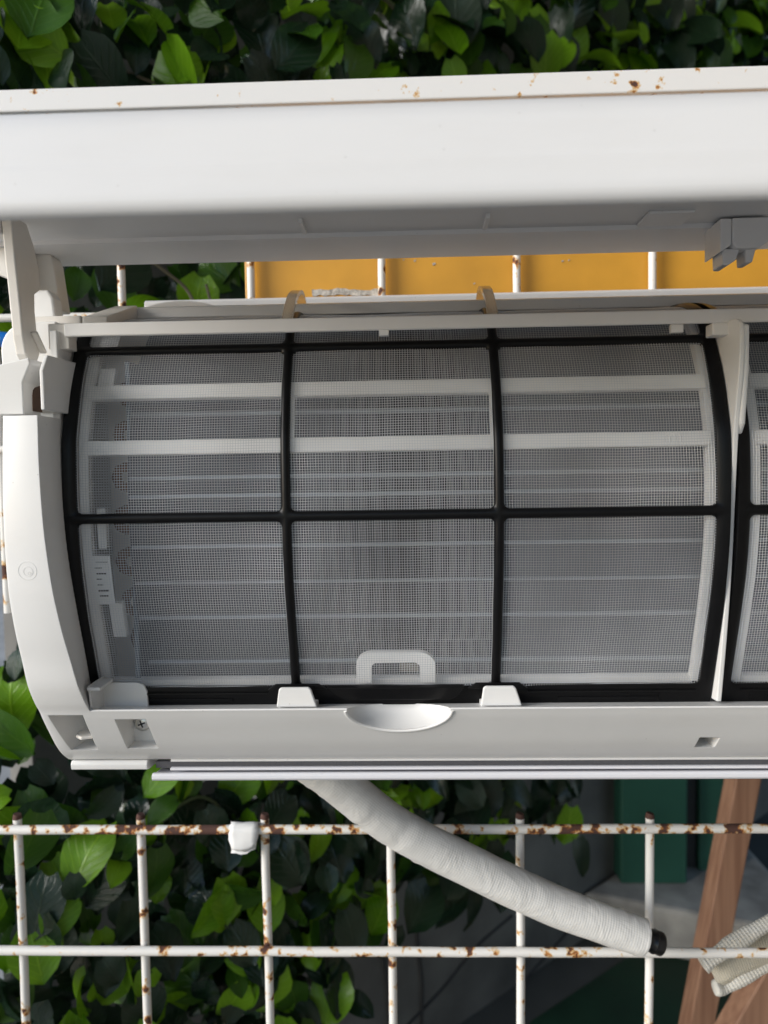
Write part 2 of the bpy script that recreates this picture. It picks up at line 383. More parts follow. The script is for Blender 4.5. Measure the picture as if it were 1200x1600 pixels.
# ------------------------------------------------------------------ ivy
def leaf_geo(L, wd, fold, curl, twist, heart):
    rows, cols = 7, 5; v = []; f = []; uv = []
    for i in range(rows):
        t = i/(rows-1)
        w = wd*.5*(math.sin(math.pi*(t**heart))**.52 if 0 < t < 1 else (.30 if t == 0 else .0))
        if t == 0: w = wd*.18
        for k in range(cols):
            s = (k/(cols-1)-.5)*2
            x = s*w; y = -t*L + (abs(s)**2)*L*.10*(1 if t == 0 else 0)
            z = abs(s)*w*fold*1.0 - curl*L*(t-.35)**2 + twist*s*w*t + .04*L*math.sin(5*t+s*2)
            v.append((x, y, z)); uv.append((k/(cols-1), t))
    for i in range(rows-1):
        for k in range(cols-1):
            a = i*cols+k; f.append((a, a+1, a+cols+1, a+cols))
    return v, f, uv
random.seed(21)
LEAVES = [leaf_geo(1.0, random.uniform(.78, 1.0), random.uniform(.08, .4), random.uniform(.1, .55), random.uniform(-.25, .25), random.uniform(.58, .8)) for _ in range(8)]
LMESH = {}
for mi, lm in enumerate((LEAF_B, LEAF_M, LEAF_D)):
    for i, (v, f, uv) in enumerate(LEAVES):
        me = bpy.data.meshes.new('leaf'); me.from_pydata(v, [], f); me.materials.append(lm)
        l = me.uv_layers.new(name='UVMap')
        for lp in me.loops: l.data[lp.index].uv = uv[lp.vertex_index]
        for p in me.polygons: p.use_smooth = True
        LMESH[(mi, i)] = me
def project(p):
    q = m4.inverted() @ p
    if q.z > -.05: return None
    return 600+1107.7*q.x/-q.z, 800-1107.7*q.y/-q.z, -q.z
def ivy_screen(label, x0, x1, count, bottom, seed, lsize):
    rnd = random.Random(seed)
    base = ((x0+x1)/2, ivy_d((x0+x1)/2)-80, bottom((x0+x1)/2))
    root = thing('ivy_screen', base, label, 'ivy', 'artificial ivy hanging on the wall')
    org = ORG[root.name]; items = []
    tries = 0
    while len(items) < count and tries < count*30:
        tries += 1
        x = rnd.uniform(x0, x1); z = rnd.uniform(-1000, 1500)
        if z < bottom(x)+rnd.gauss(0, 45): continue
        if x < -345 and -170 < z < 165 and rnd.random() < .9: continue
        depth = rnd.uniform(0, 170)
        d = ivy_d(x)-depth
        p = W(x, d, z); pr = project(p)
        vis = False
        if pr:
            px, py, dist = pr
            vis = -60 < px < 1260 and -60 < py < 1660 and not (60 < px < 1400 and 500 < py < 1170) and not (px > 420 and 150 < py < 1170) and not (px > -20 and 170 < py < 380)
            if not (-400 < px < 1500 and -500 < py < 2000): continue
            if not vis and rnd.random() < .8: continue
        # leaves face out from the wall, tip hanging down, with plenty of scatter
        out = Vector((.35, -.9, .18))+Vector((rnd.gauss(0, .55), rnd.gauss(0, .3), rnd.gauss(0, .5)))
        out.normalize()
        down = Vector((rnd.gauss(0, .55), rnd.gauss(0, .2), -1)); yv = -(down-out*down.dot(out)).normalized()
        xv = yv.cross(out)
        s = lsize*rnd.choice((.6, .8, .95, 1.05, 1.2))*rnd.uniform(.88, 1.12)*.001
        rot = Matrix((xv, yv, out)).transposed().to_4x4()
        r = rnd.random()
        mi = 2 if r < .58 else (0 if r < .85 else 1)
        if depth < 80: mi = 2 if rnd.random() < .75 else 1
        items.append((vis, pr[2] if pr else 9, Matrix.Translation(p) @ rot @ Matrix.Scale(s, 4), mi, rnd.randrange(len(LEAVES)), rnd.random()))
    order = sorted(range(len(items)), key=lambda i: (not items[i][0], items[i][1]))
    for i in order[:300]:
        _, _, mw, mi, li, tone = items[i]
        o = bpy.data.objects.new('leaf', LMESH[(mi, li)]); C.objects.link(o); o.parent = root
        o.matrix_basis = Matrix.Translation(-org) @ mw
    V = []; F = []; UV = []; MI = []; TN = []
    for i in order[300:]:
        _, _, mw, mi, li, tone = items[i]
        v, f, uv = LEAVES[li]; k = len(V)
        V += [mw @ Vector(q) for q in v]; F += [tuple(a+k for a in q) for q in f]; UV += uv; MI += [mi]*len(f); TN += [tone]*len(v)
    if V:
        me = bpy.data.meshes.new('leaf_mass'); me.from_pydata(V, [], F)
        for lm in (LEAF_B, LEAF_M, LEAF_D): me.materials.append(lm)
        me.polygons.foreach_set('material_index', MI)
        l = me.uv_layers.new(name='UVMap')
        for lp in me.loops: l.data[lp.index].uv = UV[lp.vertex_index]
        at = me.attributes.new('tone', 'FLOAT', 'POINT'); at.data.foreach_set('value', TN)
        o = link_mesh('leaf_mass', me, None, root, True); o['kind'] = 'stuff'
    for k in range(44):
        x = rnd.uniform(x0, x1); z = rnd.uniform(max(bottom(x), -650), 700); d = ivy_d(x)-rnd.uniform(60, 140)
        path = [(x, d, z)]; a = rnd.uniform(0, 6.28)
        for _ in range(7):
            a += rnd.gauss(0, .5); q = path[-1]; path.append((q[0]+22*math.cos(a), q[1]+.84*22*math.cos(a)+rnd.gauss(0, 5), q[2]+22*math.sin(a)))
        tube('stem', catmull(path, 3), rnd.uniform(1.2, 2.0), STEM if rnd.random() < .5 else STEMW, root, 6)
    return root
def bot_near(x): return -1100 if x < -270 else (-1100+(x+270)*2.5 if x < -90 else -640)
def bot_far(x): return -640 if x < 330 else min(-640+(x-330)*6, 150)
ivy_screen('dense artificial ivy with large glossy leaves on the wall beside the unit', -800, 30, 1350, bot_near, 3, 54)
ivy_screen('smaller looking artificial ivy farther along the wall behind the yellow board', 30, 1500, 1300, bot_far, 5, 70)

# ------------------------------------------------------------------ steel frame, wire grids, yellow board
o = box('steel_beam', -900, 900, 556, 580, 283.5, 300.5, BEAM, None, 1.2)
tag(o, 'white painted steel beam with rust specks above the open panel', 'beam')
# a blob of weld under the beam
board = thing('yellow_board', (250, 582, -190), 'yellow painted board behind the upper wire grid', 'board')
box('panel', -126, 640, 577, 587, -190, 282, YELLOW, board, .8)
rnd = random.Random(4)
sc = []
n = 16
for i in range(n+1): sc.append((-72+i*54/n, 148.6-i*.12+rnd.uniform(-.8, 1.2)))
for i in range(n, -1, -1): sc.append((-72+i*54/n+rnd.uniform(-1, 1), 143.6-i*.12+rnd.uniform(-1.2, 1.2)))
prism('bare_patch', sc, 'd', 576.2, 577.4, SCAR, board, 0)
for x, z, r in ((11, 169, 1.0), (26, 166, 1.3), (2, 170, .7), (128, 166, .9), (133, 166.5, .7), (58, 150, .8)):
    prism('paint_chip', [(x+r*(1+.4*math.sin(3*a+x))*math.cos(a), z+r*(.8+.3*math.sin(2*a))*math.sin(a)) for a in [k*.7 for k in range(9)]], 'd', 576.5, 577.3, SCAR, board, 0)
BX = [-431.5, -328, -223.5, -119.5, -15.4, 91, 196.5, 301, 406]
def rod(name, a, b_, r, m, parent, seg=14):
    A, B = Vector(a), Vector(b_); k = max(2, int((B-A).length/40)); rr = random.Random(hash((round(a[0]), round(a[2]))) & 255)
    path = [tuple(A+(B-A)*i/k+Vector((rr.uniform(-.35, .35), 0, rr.uniform(-.35, .35)))*(0 if i in (0, k) else 1)) for i in range(k+1)]
    return tube(name, path, r, m, parent, seg)
g1 = thing('wire_grid', (0, 570, -110), 'upper white wire grid in front of the yellow board', 'wire grid')
for x in BX: rod('vertical_bar', (x, 570, -110), (x, 570, 284), 3.1, RUST_LIGHT, g1)
for z in (24, 128, 232): rod('horizontal_bar', (-520, 564.2, z), (520, 564.2, z), 3.1, RUST_LIGHT, g1)
g2 = thing('wire_grid', (0, 570, -760), 'rusty white wire grid below the unit, with flaking top bar', 'wire grid')
for i, x in enumerate(BX):
    rod('vertical_bar', (x, 570, -760), (x, 570, -283.8), 3.5, RUST_LIGHT, g2)
    tube('bar_tip', [(x, 570, -284), (x, 570, -281.6), (x+.3, 570, -280.2)], lambda t: 3.75-.8*t, RUST_TIP, g2, 12)
for i, z in enumerate((-290.3, -394, -498, -602)):
    rod('horizontal_bar', (-560, 563.2, z), (560, 563.2, z+.6), 3.7, RUST_HEAVY if i == 0 else RUST_LIGHT, g2)
wrn = random.Random(8)
for x in BX:
    for z in (-290.3, -394, -498):
        for sgn in (-1, 1):
            if wrn.random() < .65:
                q = (x+sgn*3.2+wrn.uniform(-.5, .5), 566.4, z+wrn.uniform(-2, 2)); r_ = wrn.uniform(1.2, 2.1)
                tube('weld_bead', [(q[0], q[1], q[2]-r_*.9), (q[0]+.3, q[1]-.4, q[2]), (q[0], q[1], q[2]+r_*.9)], lambda t: r_*(.55+1.8*t*(1-t)), RUST_TIP if wrn.random() < .5 else RUST_HEAVY, g2, 8)
# blue hose behind the left end of the unit
tag(tube('blue_hose', catmull([(-420, 640, 130), (-365, 650, 128), (-340, 660, 119), (-352, 668, 100), (-400, 672, 60), (-420, 680, -30)], 8), 7, BLUE, None, 12, uvs=False),
    'bright blue hose behind the left end of the unit', 'hose')

# ------------------------------------------------------------------ tape scrap on the lower grid
tp = []
for i in range(25):
    t = i/24
    if t < .35: a = R(-70+t/.35*250); tp.append((563.2-5.4*math.cos(a)*1.0, -293.7+5.4*math.sin(a)))
    else: s = (t-.35)/.65; tp.append((568.6-10*s*(1-s)-s*13, -293.7-1-21*s))
tp = [(557.4, -305), (556.8, -301), (556.6, -296)]+[(563.2+5.6*math.cos(a), -290.3+5.6*math.sin(a)) for a in [R(180-k*22) for k in range(10)]]+[(567, -297), (563.5, -303), (558.4, -307.5)]
v = []; f = []
for i, (d, z) in enumerate(tp):
    for k in range(6):
        s = k/5; sag = (2.2*math.sin(s*3.1) if z < -298 else 0)
        v.append((-146.5+23*s+(3*(.5-s) if z < -298 else 0), d-sag*.3, z-sag+(3.5*s if z < -300 else 0)))
for i in range(len(tp)-1):
    for k in range(5): f.append((i*6+k, i*6+k+1, (i+1)*6+k+1, (i+1)*6+k))
trn = random.Random(5); v = [(a+trn.uniform(-.7, .7), b_+trn.uniform(-.5, .3), c+trn.uniform(-.8, .8)) for a, b_, c in v]
o = raw('tape_scrap', v, f, STICK, None, True)
m = o.modifiers.new('thick', 'SOLIDIFY'); m.thickness = .0005
tag(o, 'scrap of white tape folded over the flaking top bar of the grid', 'tape')

# ------------------------------------------------------------------ drain hose
rnd = random.Random(9)
hp = catmull([(-118, 512, -165), (-88, 510, -198), (-56, 514, -226), (-13, 524, -266), (37, 531, -298), (101, 534, -331), (150, 534, -350), (179, 534, -361)], 14)
nh = len(hp); wr = [rnd.gauss(0, 1) if rnd.random() < .3 else 0 for _ in range(nh)]
def hw(i, a): return 1+.03*wr[i]*max(0, math.sin(a+wr[i]*2))+.022*math.sin(2*a+i*.11)+.016*math.sin(3*a+i*.17)+.009*math.sin(7*a+i*.6)
hose = thing('drain_hose', (179, 534, -374), 'drain hose wrapped in white woven tape with black end', 'hose')
tube('tape_wrap', hp, lambda t: 16.2-2.2*t, WRAP, hose, 36, hw, True)
A = Vector(hp[-1]); T = (Vector(hp[-1])-Vector(hp[-4])).normalized()
ep = [tuple(A+T*s) for s in (-8, -1, 4, 8, 8.5, 9.5, 10, 13, 15, 16)]
er = [8.3, 8.3, 8.3, 8.3, 8.9, 8.9, 8.3, 8.5, 8.5, 7.6]
tube('hose_end', ep, lambda t: er[round(t*(len(er)-1))], RUBBER, hose, 20)

# ------------------------------------------------------------------ woven cloth at lower right
cl = thing('woven_cloth', (300, 600, -480), 'beige woven cloth with rolled beaded hems hanging behind the grid bars', 'cloth')
crn = random.Random(12)
def beaded(path, r):
    pts = catmull(path, 14); n_ = len(pts); ph = [crn.uniform(-1, 1) for _ in range(n_)]
    return tube('rolled_hem', pts, lambda t: r*min(1, .55+t*9)*(1+.12*math.sin(t*17)), CLOTH, cl, 20, lambda i, a: 1+.05*ph[i]*math.sin(2*a+i)+.22*math.cos(2*a+.6), True)
beaded([(249, 592, -425), (256, 593, -421), (285, 598, -405), (330, 604, -384), (400, 612, -356)], 5.4)
beaded([(262, 598, -449), (272, 600, -450), (290, 602, -441), (330, 606, -425), (400, 612, -400)], 5.0)
v = []; f = []; uvl = []
for i in range(9):
    for k in range(7):
        s, t_ = i/8, k/6
        a = Vector((254, 596, -421)).lerp(Vector((400, 614, -358)), s); b2 = Vector((266, 600, -449)).lerp(Vector((400, 614, -402)), s)
        q = a.lerp(b2, t_); v.append((q.x, q.y+3*math.sin(t_*4+s*3), q.z+1.5*math.sin(s*9))); uvl.append((s, t_))
for i in range(8):
    for k in range(6): f.append((i*7+k, i*7+k+1, (i+1)*7+k+1, (i+1)*7+k))
o = raw('cloth_sheet', v, f, CLOTHF, cl, True)
l = o.data.uv_layers.new(name='UVMap')
for lp in o.data.loops: l.data[lp.index].uv = uvl[lp.vertex_index]
o.modifiers.new('thick', 'SOLIDIFY').thickness = .0015

# ------------------------------------------------------------------ air conditioner
XL, XR = -216.0, 574.0
ac = thing('air_conditioner', (180, 560, -190), 'white wall air conditioner indoor unit with its front panel lifted open', 'air conditioner')
END = [(377.5, 46), (376.9, 34), (374.6, 10), (373, -14), (373, -38), (374.4, -59), (377, -74), (380.5, -88), (385, -102), (389.6, -117), (396, -129), (401, -136), (404.5, -142), (411, -152), (418.5, -163), (426, -171.5), (434, -178)]
END = catmull([(d, z, 0) for d, z in END], 4); END = [(d, z) for d, z, _ in END if z <= 37.2]
def xin(z):
    pts = [(-140, -184.5), (-118, -186), (-74, -189.5), (-30, -193), (10, -195.2), (60, -197)]
    for (a, xa), (b_, xb) in zip(pts, pts[1:]):
        if a <= z <= b_: return xa+(xb-xa)*(z-a)/(b_-a)
    return pts[0][1] if z < -140 else pts[-1][1]
def side_cheek(name, mirror):
    v = []; f = []
    mx = (lambda x: x) if not mirror else (lambda x: XL+XR-x)
    for d, z in END:
        xi = xin(z)
        v += [(mx(XL), 560, z), (mx(XL), d+2.4, z), (mx(XL+.9), d+.6, z), (mx(XL+2.6), d, z), (mx(xi), d, z), (mx((-195.4 if xi > -195.4 else xi-.2) if z > -135 else xi), 432 if z > -135 else max(446, d+6), z), (mx(-199 if z > -135 else xi), 560, z)]
    n = len(END); k = 7
    for i in range(n-1):
        for j in range(k): f.append((i*k+j, i*k+(j+1) % k, (i+1)*k+(j+1) % k, (i+1)*k+j))
    f.append(tuple(range(k))); f.append(tuple((n-1)*k+j for j in reversed(range(k))))
    return autosmooth(raw(name, v, f, PLASTIC, ac), 32)
cheek_l = side_cheek('side_cheek', False); cheek_r = side_cheek('side_cheek', True)
# moulding marks on the cheek
def ring(name, x, d, z, r, w, parent, m):
    v = []; f = []; n = 28
    for i in range(n):
        a = 2*math.pi*i/n
        for rr, dd in ((r-w, 0), (r-w*.5, -.22), (r, 0)): v.append((x+rr*math.cos(a), (d(z+rr*math.sin(a)) if callable(d) else d)+dd+.05, z+rr*math.sin(a)))
    for i in range(n):
        for k in range(2): f.append((i*3+k, i*3+k+1, ((i+1) % n)*3+k+1, ((i+1) % n)*3+k))
    return raw(name, v, f, m, parent, True)
def cheek_d(z): return next((a[0]+(b_[0]-a[0])*(a[1]-z)/(a[1]-b_[1]) for a, b_ in zip(END, END[1:]) if a[1] >= z >= b_[1]), 374)
ring('moulding_mark', -203.4, cheek_d, -49.5, 5.4, .8, ac, PLASTIC); ring('moulding_mark', -203.0, cheek_d, -49.9, 2.9, .7, ac, PLASTIC); ring('moulding_mark', -202.4, cheek_d, -50.9, 1.0, .5, ac, PLASTIC)

# front chin with ledge, pockets, thumb scoop and slot
chin = [(d, z) for d, z in END if z < -136.5]
chin = [(402.6, -135.4), (401.4, -135.0), (400.9, -135.8)]+chin
prof = chin+[(445, -181.5), (500, -186), (500, -170), (446, -160), (446, -142), (432, -140.6), (424, -139.8), (404, -136.6), (403.2, -135.8)]
o = extr('front_chin', prof, -187.5, XR+XL+187.5, PLASTIC, ac)
def frustum(p_front, p_back):
    v = list(p_front)+list(p_back)
    return raw('cutter', v, [(0, 1, 2, 3), (7, 6, 5, 4), (0, 4, 5, 1), (1, 5, 6, 2), (2, 6, 7, 3), (3, 7, 4, 0)], None, ac)
def ellipsoid(c, r, n=20, mm_=14):
    v = []; f = []
    for i in range(mm_+1):
        th = math.pi*i/mm_
        for k in range(n):
            a = 2*math.pi*k/n; v.append((c[0]+r[0]*math.sin(th)*math.cos(a), c[1]+r[1]*math.sin(th)*math.sin(a), c[2]+r[2]*math.cos(th)))
    for i in range(mm_):
        for k in range(n): f.append((i*n+k, i*n+(k+1) % n, (i+1)*n+(k+1) % n, (i+1)*n+k))
    me = bpy.data.meshes.new('cutter'); me.from_pydata([W(*q) for q in v], [], f)
    bm = bmesh.new(); bm.from_mesh(me); bmesh.ops.remove_doubles(bm, verts=bm.verts, dist=1e-6); bmesh.ops.recalc_face_normals(bm, faces=bm.faces); bm.to_mesh(me); bm.free()
    return link_mesh('cutter', me, None, ac)
cut = [frustum([(-214, 385, -137.5), (-189.5, 385, -137.5), (-189.5, 385, -168.5), (-214, 385, -168.5)], [(-203, 441, -141), (-190.5, 441, -141), (-190.5, 441, -166), (-203, 441, -166)]),
       frustum([(-172.5, 385, -141.5), (-153.5, 385, -141.5), (-152.5, 385, -166.5), (-171.5, 385, -166.5)], [(-171.5, 432, -142.5), (-153.5, 432, -142.5), (-152.5, 432, -165.5), (-171.5, 432, -165.5)]),
       ellipsoid((-5, 404, -135.5), (30.5, 21, 16)),
       frustum([(172, 380, -158.5), (184, 380, -158.5), (183.5, 380, -167), (171.5, 380, -167)], [(172, 452, -158.5), (184, 452, -158.5), (183.5, 452, -167), (171.5, 452, -167)])]
m = o.modifiers.new('join', 'BOOLEAN'); m.operation = 'UNION'; m.object = cheek_l; m.solver = 'EXACT'
m = o.modifiers.new('join', 'BOOLEAN'); m.operation = 'UNION'; m.object = cheek_r; m.solver = 'EXACT'
chin_o = boolean(o, cut)
for c in (cheek_l, cheek_r): bpy.data.objects.remove(c)
o.name = 'front_frame'
rim_ = []
for k in range(21):
    a = R(184+172*k/20); z = -135.5+16.6*math.sin(a); rim_.append((-5+31*math.cos(a), cheek_d(z)+.3, z))
tube('scoop_rim', rim_, 1.1, PLASTIC, ac, 10)
# hook tab in the corner pocket
prism('pocket_tab', [(-203, 425), (-191, 425), (-191.5, 416), (-197, 414), (-202, 418)], 'z', -158, -156, CREAM, ac, .4)
# corner bracket at the lower left of the filter bay
prism('corner_bracket', [(401.5, -121), (432, -121), (432, -141), (404, -137)], 'x', -186, -184.6, PLASTIC, ac, .3)
prism('corner_bracket', [(-186, -124.5), (-164, -124.5), (-160, -126), (-158, -130), (-157.5, -139.5), (-186, -139.5)], 'd', 419.5, 421.5, PLASTIC, ac, .5)
box('corner_bracket', -186, -178, 400, 419, -123.5, -121.5, PLASTIC, ac, .5)
# screw
sx, sd, sz = -165.6, 431.6, -153.5
scr = []
sv, sf = [], []
for i, (r, dd) in enumerate(((5.2, 0), (5.2, -1.0), (4.6, -1.9), (3.4, -2.6), (1.6, -3.0))):
    for k in range(20): a = 2*math.pi*k/20; sv.append((sx+r*math.cos(a), sd+dd, sz+r*math.sin(a)))
for i in range(4):
    for k in range(20): sf.append((i*20+k, i*20+(k+1) % 20, (i+1)*20+(k+1) % 20, (i+1)*20+k))
sf.append(tuple(80+k for k in range(20)))
o = raw('screw', sv, sf, STEEL, ac, True)
for ang in (20, 110):
    c, s = math.cos(R(ang)), math.sin(R(ang)); L, w = 2.3, .42
    prism('screw_slot', [(sx+c*L-s*w, sz+s*L+c*w), (sx-c*L-s*w, sz-s*L+c*w), (sx-c*L+s*w, sz-s*L-c*w), (sx+c*L+s*w, sz+s*L-c*w)], 'd', sd-3.15, sd-2.2, DARK, o, 0)
# retaining tabs at the foot of the filter
for x0 in (-77.3, 43):
    prism('retaining_tab', [(x0, -137), (x0+24, -137), (x0+20.5, -126.4), (x0+19, -125.4), (x0+3, -125.4), (x0+1.6, -126.4)], 'd', 409.5, 412, PLASTIC, ac, .7)
    box('tab_foot', x0+.5, x0+23.5, 412.5, 424, -140.5, -136.6, PLASTIC, ac, .5)
# underside strip and louver
extr('base_strip', [(433.5, -178.4), (432, -180.5), (432.5, -184), (436, -185), (470, -188.5), (470, -184)], XL+3, -164, PLASTIC, ac, .6)
extr('felt_strip', [(435.5, -180.2), (450, -182), (450, -187), (436.4, -184.6)], -160, XR-4, FELT, ac)
extr('outlet_trim', [(435.2, -178.4), (434.4, -178.9), (434.6, -180.0), (444, -181.2), (444, -179.4)], -150, XR-4, PLASTIC, ac, .3)
lv = extr('louver', [(430.5, -185.6), (429.4, -186.6), (429.2, -188.8), (430.2, -190.2), (436, -191.2), (520, -203), (522, -201), (470, -191.5), (436, -187.6), (433, -186)], -160.5, XR-40, LOUVER, ac, .4)
extr('louver_lip', [(434.4, -183.4), (433.2, -183.8), (433.2, -184.8), (434, -185.4), (448, -187.4), (448, -185.4)], -150, XR-44, LOUVER, lv, .2)
# casing: back plate, top frame, upper corner
box('back_plate', XL+4, XR-4, 548, 561, -182, 112, DARK, ac, 1)
box('top_plate', XL+6, XR-6, 496, 548, 108, 112, PLASTIC, ac, .6)
extr('top_frame', [(474, 105.5), (474, 112.4), (478, 113.8), (498, 114), (498, 111), (480, 110), (478, 105.5)], -192, XR-24, PLASTIC, ac, .5)
extr('top_rim', [(520, 112), (520, 127.4), (522, 128.8), (530, 128.8), (530, 112)], -188, XR-20, PLASTIC, ac, .6)
prism('rim_shade_lump', [(-186, 112)]+[(-158+30*math.cos(R(a)), 115.5+9.5*math.sin(R(a))) for a in range(170, 5, -12)]+[(-120, 112)], 'd', 508, 519, CREAM, ac, .6)  # shading on the top band, put in as a cream lump
# bar across the top of the filters
extr('top_bar', [(404.5, 81.2), (404.5, 87.8), (405.2, 88.4), (413, 88.8), (413, 86.8), (407.2, 86.2), (407.2, 80.8), (405.2, 80.6)], -193, XR-23, PLASTIC, ac, .4)
box('bar_end', -203, -191, 406, 416, 74, 88.5, CREAM, ac, .6)
box('bar_tab', -13, -7.5, 405, 409, 77.6, 81, PLASTIC, ac, .4)
box('bar_tab', 151, 158, 407.5, 411, 76.4, 81, PLASTIC, ac, .4)
# centre divider between the filters
fin = catmull([(406, 82, 0), (393, 78, 0), (392, 55, 0), (397, 22, 0), (400.5, -20, 0), (404, -62, 0), (409, -100, 0), (415, -137, 0)], 6)
prism('center_divider', [(d, z) for d, z, _ in fin]+[(446, -139), (446, 86)], 'x', 181.7, 184.4, PLASTIC, ac, .5, 0)
prism('divider_gusset', [(405, 81.5), (392.6, 77), (392.4, 54), (396, 24), (400, 18), (425, 60), (430, 81)], 'x', 184.2, 187.6, PLASTIC, ac, 1.2)
box('divider_gusset', 173, 190, 405.5, 415, 74, 81, PLASTIC, ac, .8)

# upper left corner: side block, pocket walls, hinge arm seat
corner = prism('corner_block', [(XL-20, 34.8), (-204.8, 34.8), (-204.8, 52), (-200.2, 62), (-201, 65), (-216, 62), (XL-20, 55)], 'd', 379.5, 398, PLASTIC, ac, .6)
prism('pocket_wall', [(378, 36.9), (378, 58), (384, 67), (420, 68), (420, 36.9)], 'x', -194.6, -192.4, PLASTIC, ac, .5)
box('pocket_back', -205, -192.5, 399, 402, 37, 66, CREAM, ac, .3)
prism('pocket_hole', [(388.6, 37.3), (389, 46), (390, 49), (392, 50.6), (398.4, 52.5), (398.4, 37.3)], 'x', -204.78, -204.3, COPPER, ac, 0)
box('cavity_liner', -215, -160, 470, 474, -176, 103, CREAM, ac, .4)
box('inner_wall', -200.5, -196.4, 402.5, 470, 30, 84, PLASTIC, ac, .5)
ob = prism('rear_corner', [(-238, 40)]+[(-222+17*math.cos(R(a)), 76+17*math.sin(R(a))) for a in range(180, 85, -12)]+[(-205, 93), (-205, 40)], 'd', 420, 470, PLASTIC, ac, .8)
prism('top_shelf', [(-224, 424), (-192, 424), (-188, 474), (-226, 474)], 'z', 92, 97, CREAM, ac, .6)
prism('shelf_ramp', [(424, 90), (424, 96), (474, 114), (474, 105)], 'x', -191, -176, CREAM, ac, .6)

# straps over the top of the bay, clear yellowed plastic
for x in (-67, 52.5):
    pts = catmull([(413, 87, 0), (424, 98, 0), (440, 110, 0), (458, 117.5, 0), (470, 119, 0), (480, 116, 0), (484, 108, 0)], 5)
    prof = [(d, z) for d, z, _ in pts]+[(d+1.6, z-2.2) for d, z, _ in reversed(pts)]
    extr('guide_strap', prof, x-3, x+3, CLEAR, ac, 0, 40)

# support rails behind the filter mesh
P = [(530, 107), (500, 106.4), (470, 104.3), (447, 98), (430, 86.8), (419, 68), (410.5, 50), (405, 32), (401.5, 16), (400, -18), (402, -48), (408, -78), (418, -115), (423, -133), (425, -140)]
PC = [(d, z) for d, z, _ in catmull([(d, z, 0) for d, z in P], 10)]
SA = [0]
for a, b_ in zip(PC, PC[1:]): SA.append(SA[-1]+math.dist(a, b_))
def prof_at(s):
    s = max(0, min(SA[-1]-1e-6, s))
    lo, hi = 0, len(SA)-1
    while hi-lo > 1:
        mid = (lo+hi)//2
        if SA[mid] <= s: lo = mid
        else: hi = mid
    t = (s-SA[lo])/(SA[hi]-SA[lo]); d = PC[lo][0]+(PC[hi][0]-PC[lo][0])*t; z = PC[lo][1]+(PC[hi][1]-PC[lo][1])*t
    a = PC[max(lo-1, 0)]; b_ = PC[min(hi+1, len(PC)-1)]; L = math.dist(a, b_); td, tz = (b_[0]-a[0])/L, (b_[1]-a[1])/L
    # outward normal (towards the lens, up at the top)
    return d, z, tz, -td
def s_of_z(z):
    for i in range(len(PC)-1):
        if PC[i][1] >= z >= PC[i+1][1]: return SA[i]+(SA[i+1]-SA[i])*(PC[i][1]-z)/max(1e-9, PC[i][1]-PC[i+1][1])
    return SA[-1]
def onp(x, s, h):
    d, z, nd, nz = prof_at(s); return (x, d+nd*h, z+nz*h)
def strip(name, x0, x1, z0, z1, h0, h1, material, parent, nseg=None):
    """slab following the filter curve between heights z0>z1, from h1 (back) to h0 (front)"""
    s0, s1 = s_of_z(z0), s_of_z(z1); n = nseg or max(2, int(abs(s1-s0)/6))
    v = []; f = []
    for i in range(n+1):
        s = s0+(s1-s0)*i/n
        for x, h in ((x0, h0), (x1, h0), (x1, h1), (x0, h1)): v.append(onp(x, s, h))
    for i in range(n):
        for k in range(4): f.append((i*4+k, i*4+(k+1) % 4, (i+1)*4+(k+1) % 4, (i+1)*4+k))
    f.append((0, 1, 2, 3)); f.append((4*n+3, 4*n+2, 4*n+1, 4*n))
    return autosmooth(raw(name, v, f, material, parent), 40)
for off in (0, 381):
    strip('support_rail', -184+off, 172+off, 54.5, 46, -1.9, -5.4, PLASTIC, ac)
    strip('support_rail', -184+off, 172+off, 21.2, 12.9, -1.9, -5.4, PLASTIC, ac)
    strip('support_post', -187+off, -181.5+off, 95, -128, -3.0, -8, PLASTIC, ac)
    strip('support_post', 170.4+off, 174.4+off, 95, -128, -3.0, -8, PLASTIC, ac)
    for x in (-65, 49.5): strip('support_post', x+off, x+2.6+off, 46, 21.2, -2.1, -5, PLASTIC, ac)
    strip('support_sill', -184+off, 172+off, -126.2, -131, -5, -9, PLASTIC, ac)
strip('support_gusset', -181, -172, 68, 56, -6, -9, PLASTIC, ac)
# grip loop behind the mesh
def loop(name, x0, x1, z0, z1, wdt, r, h0, h1, m, parent):
    o_ = [(x0, z0)]+arc(x0+r, z1-r, r, 180, 90, 6)+arc(x1-r, z1-r, r, 90, 0, 6)+[(x1, z0)]
    r2 = max(1.5, r-wdt*.6)
    i_ = [(x0+wdt, z0)]+arc(x0+wdt+r2, z1-wdt*.72-r2, r2, 180, 90, 6)+arc(x1-wdt-r2, z1-wdt*.72-r2, r2, 90, 0, 6)+[(x1-wdt, z0)]
    n = len(o_); v = []; f = []
    for h in (h0, h1):
        for x, z in o_+i_: v.append(onp(x, s_of_z(z), h))
    for i in range(n-1):
        f += [(i, i+1, n+i+1, n+i), (2*n+i, 3*n+i, 3*n+i+1, 2*n+i+1), (i, 2*n+i, 2*n+i+1, i+1), (n+i, n+i+1, 3*n+i+1, 3*n+i)]
    f += [(0, n, 3*n, 2*n), (n-1, 3*n-1, 4*n-1, 2*n-1)]
    return raw(name, v, f, m, parent)
loop('grip_loop', -30.6, 17.2, -127, -106.9, 9.2, 9.5, -.9, -4, PLASTIC, ac)
strip('clear_tag', -4.5, 7, -116.5, -122, -5, -5.6, CLEAR, ac)
# moulding mark on the lower rail
p0 = onp(152, s_of_z(17), -1.5); ring('moulding_mark', p0[0], p0[1], p0[2], 3.6, .8, ac, PLASTIC); ring('moulding_mark', p0[0]-3, p0[1], p0[2], 3.6, .8, ac, PLASTIC)

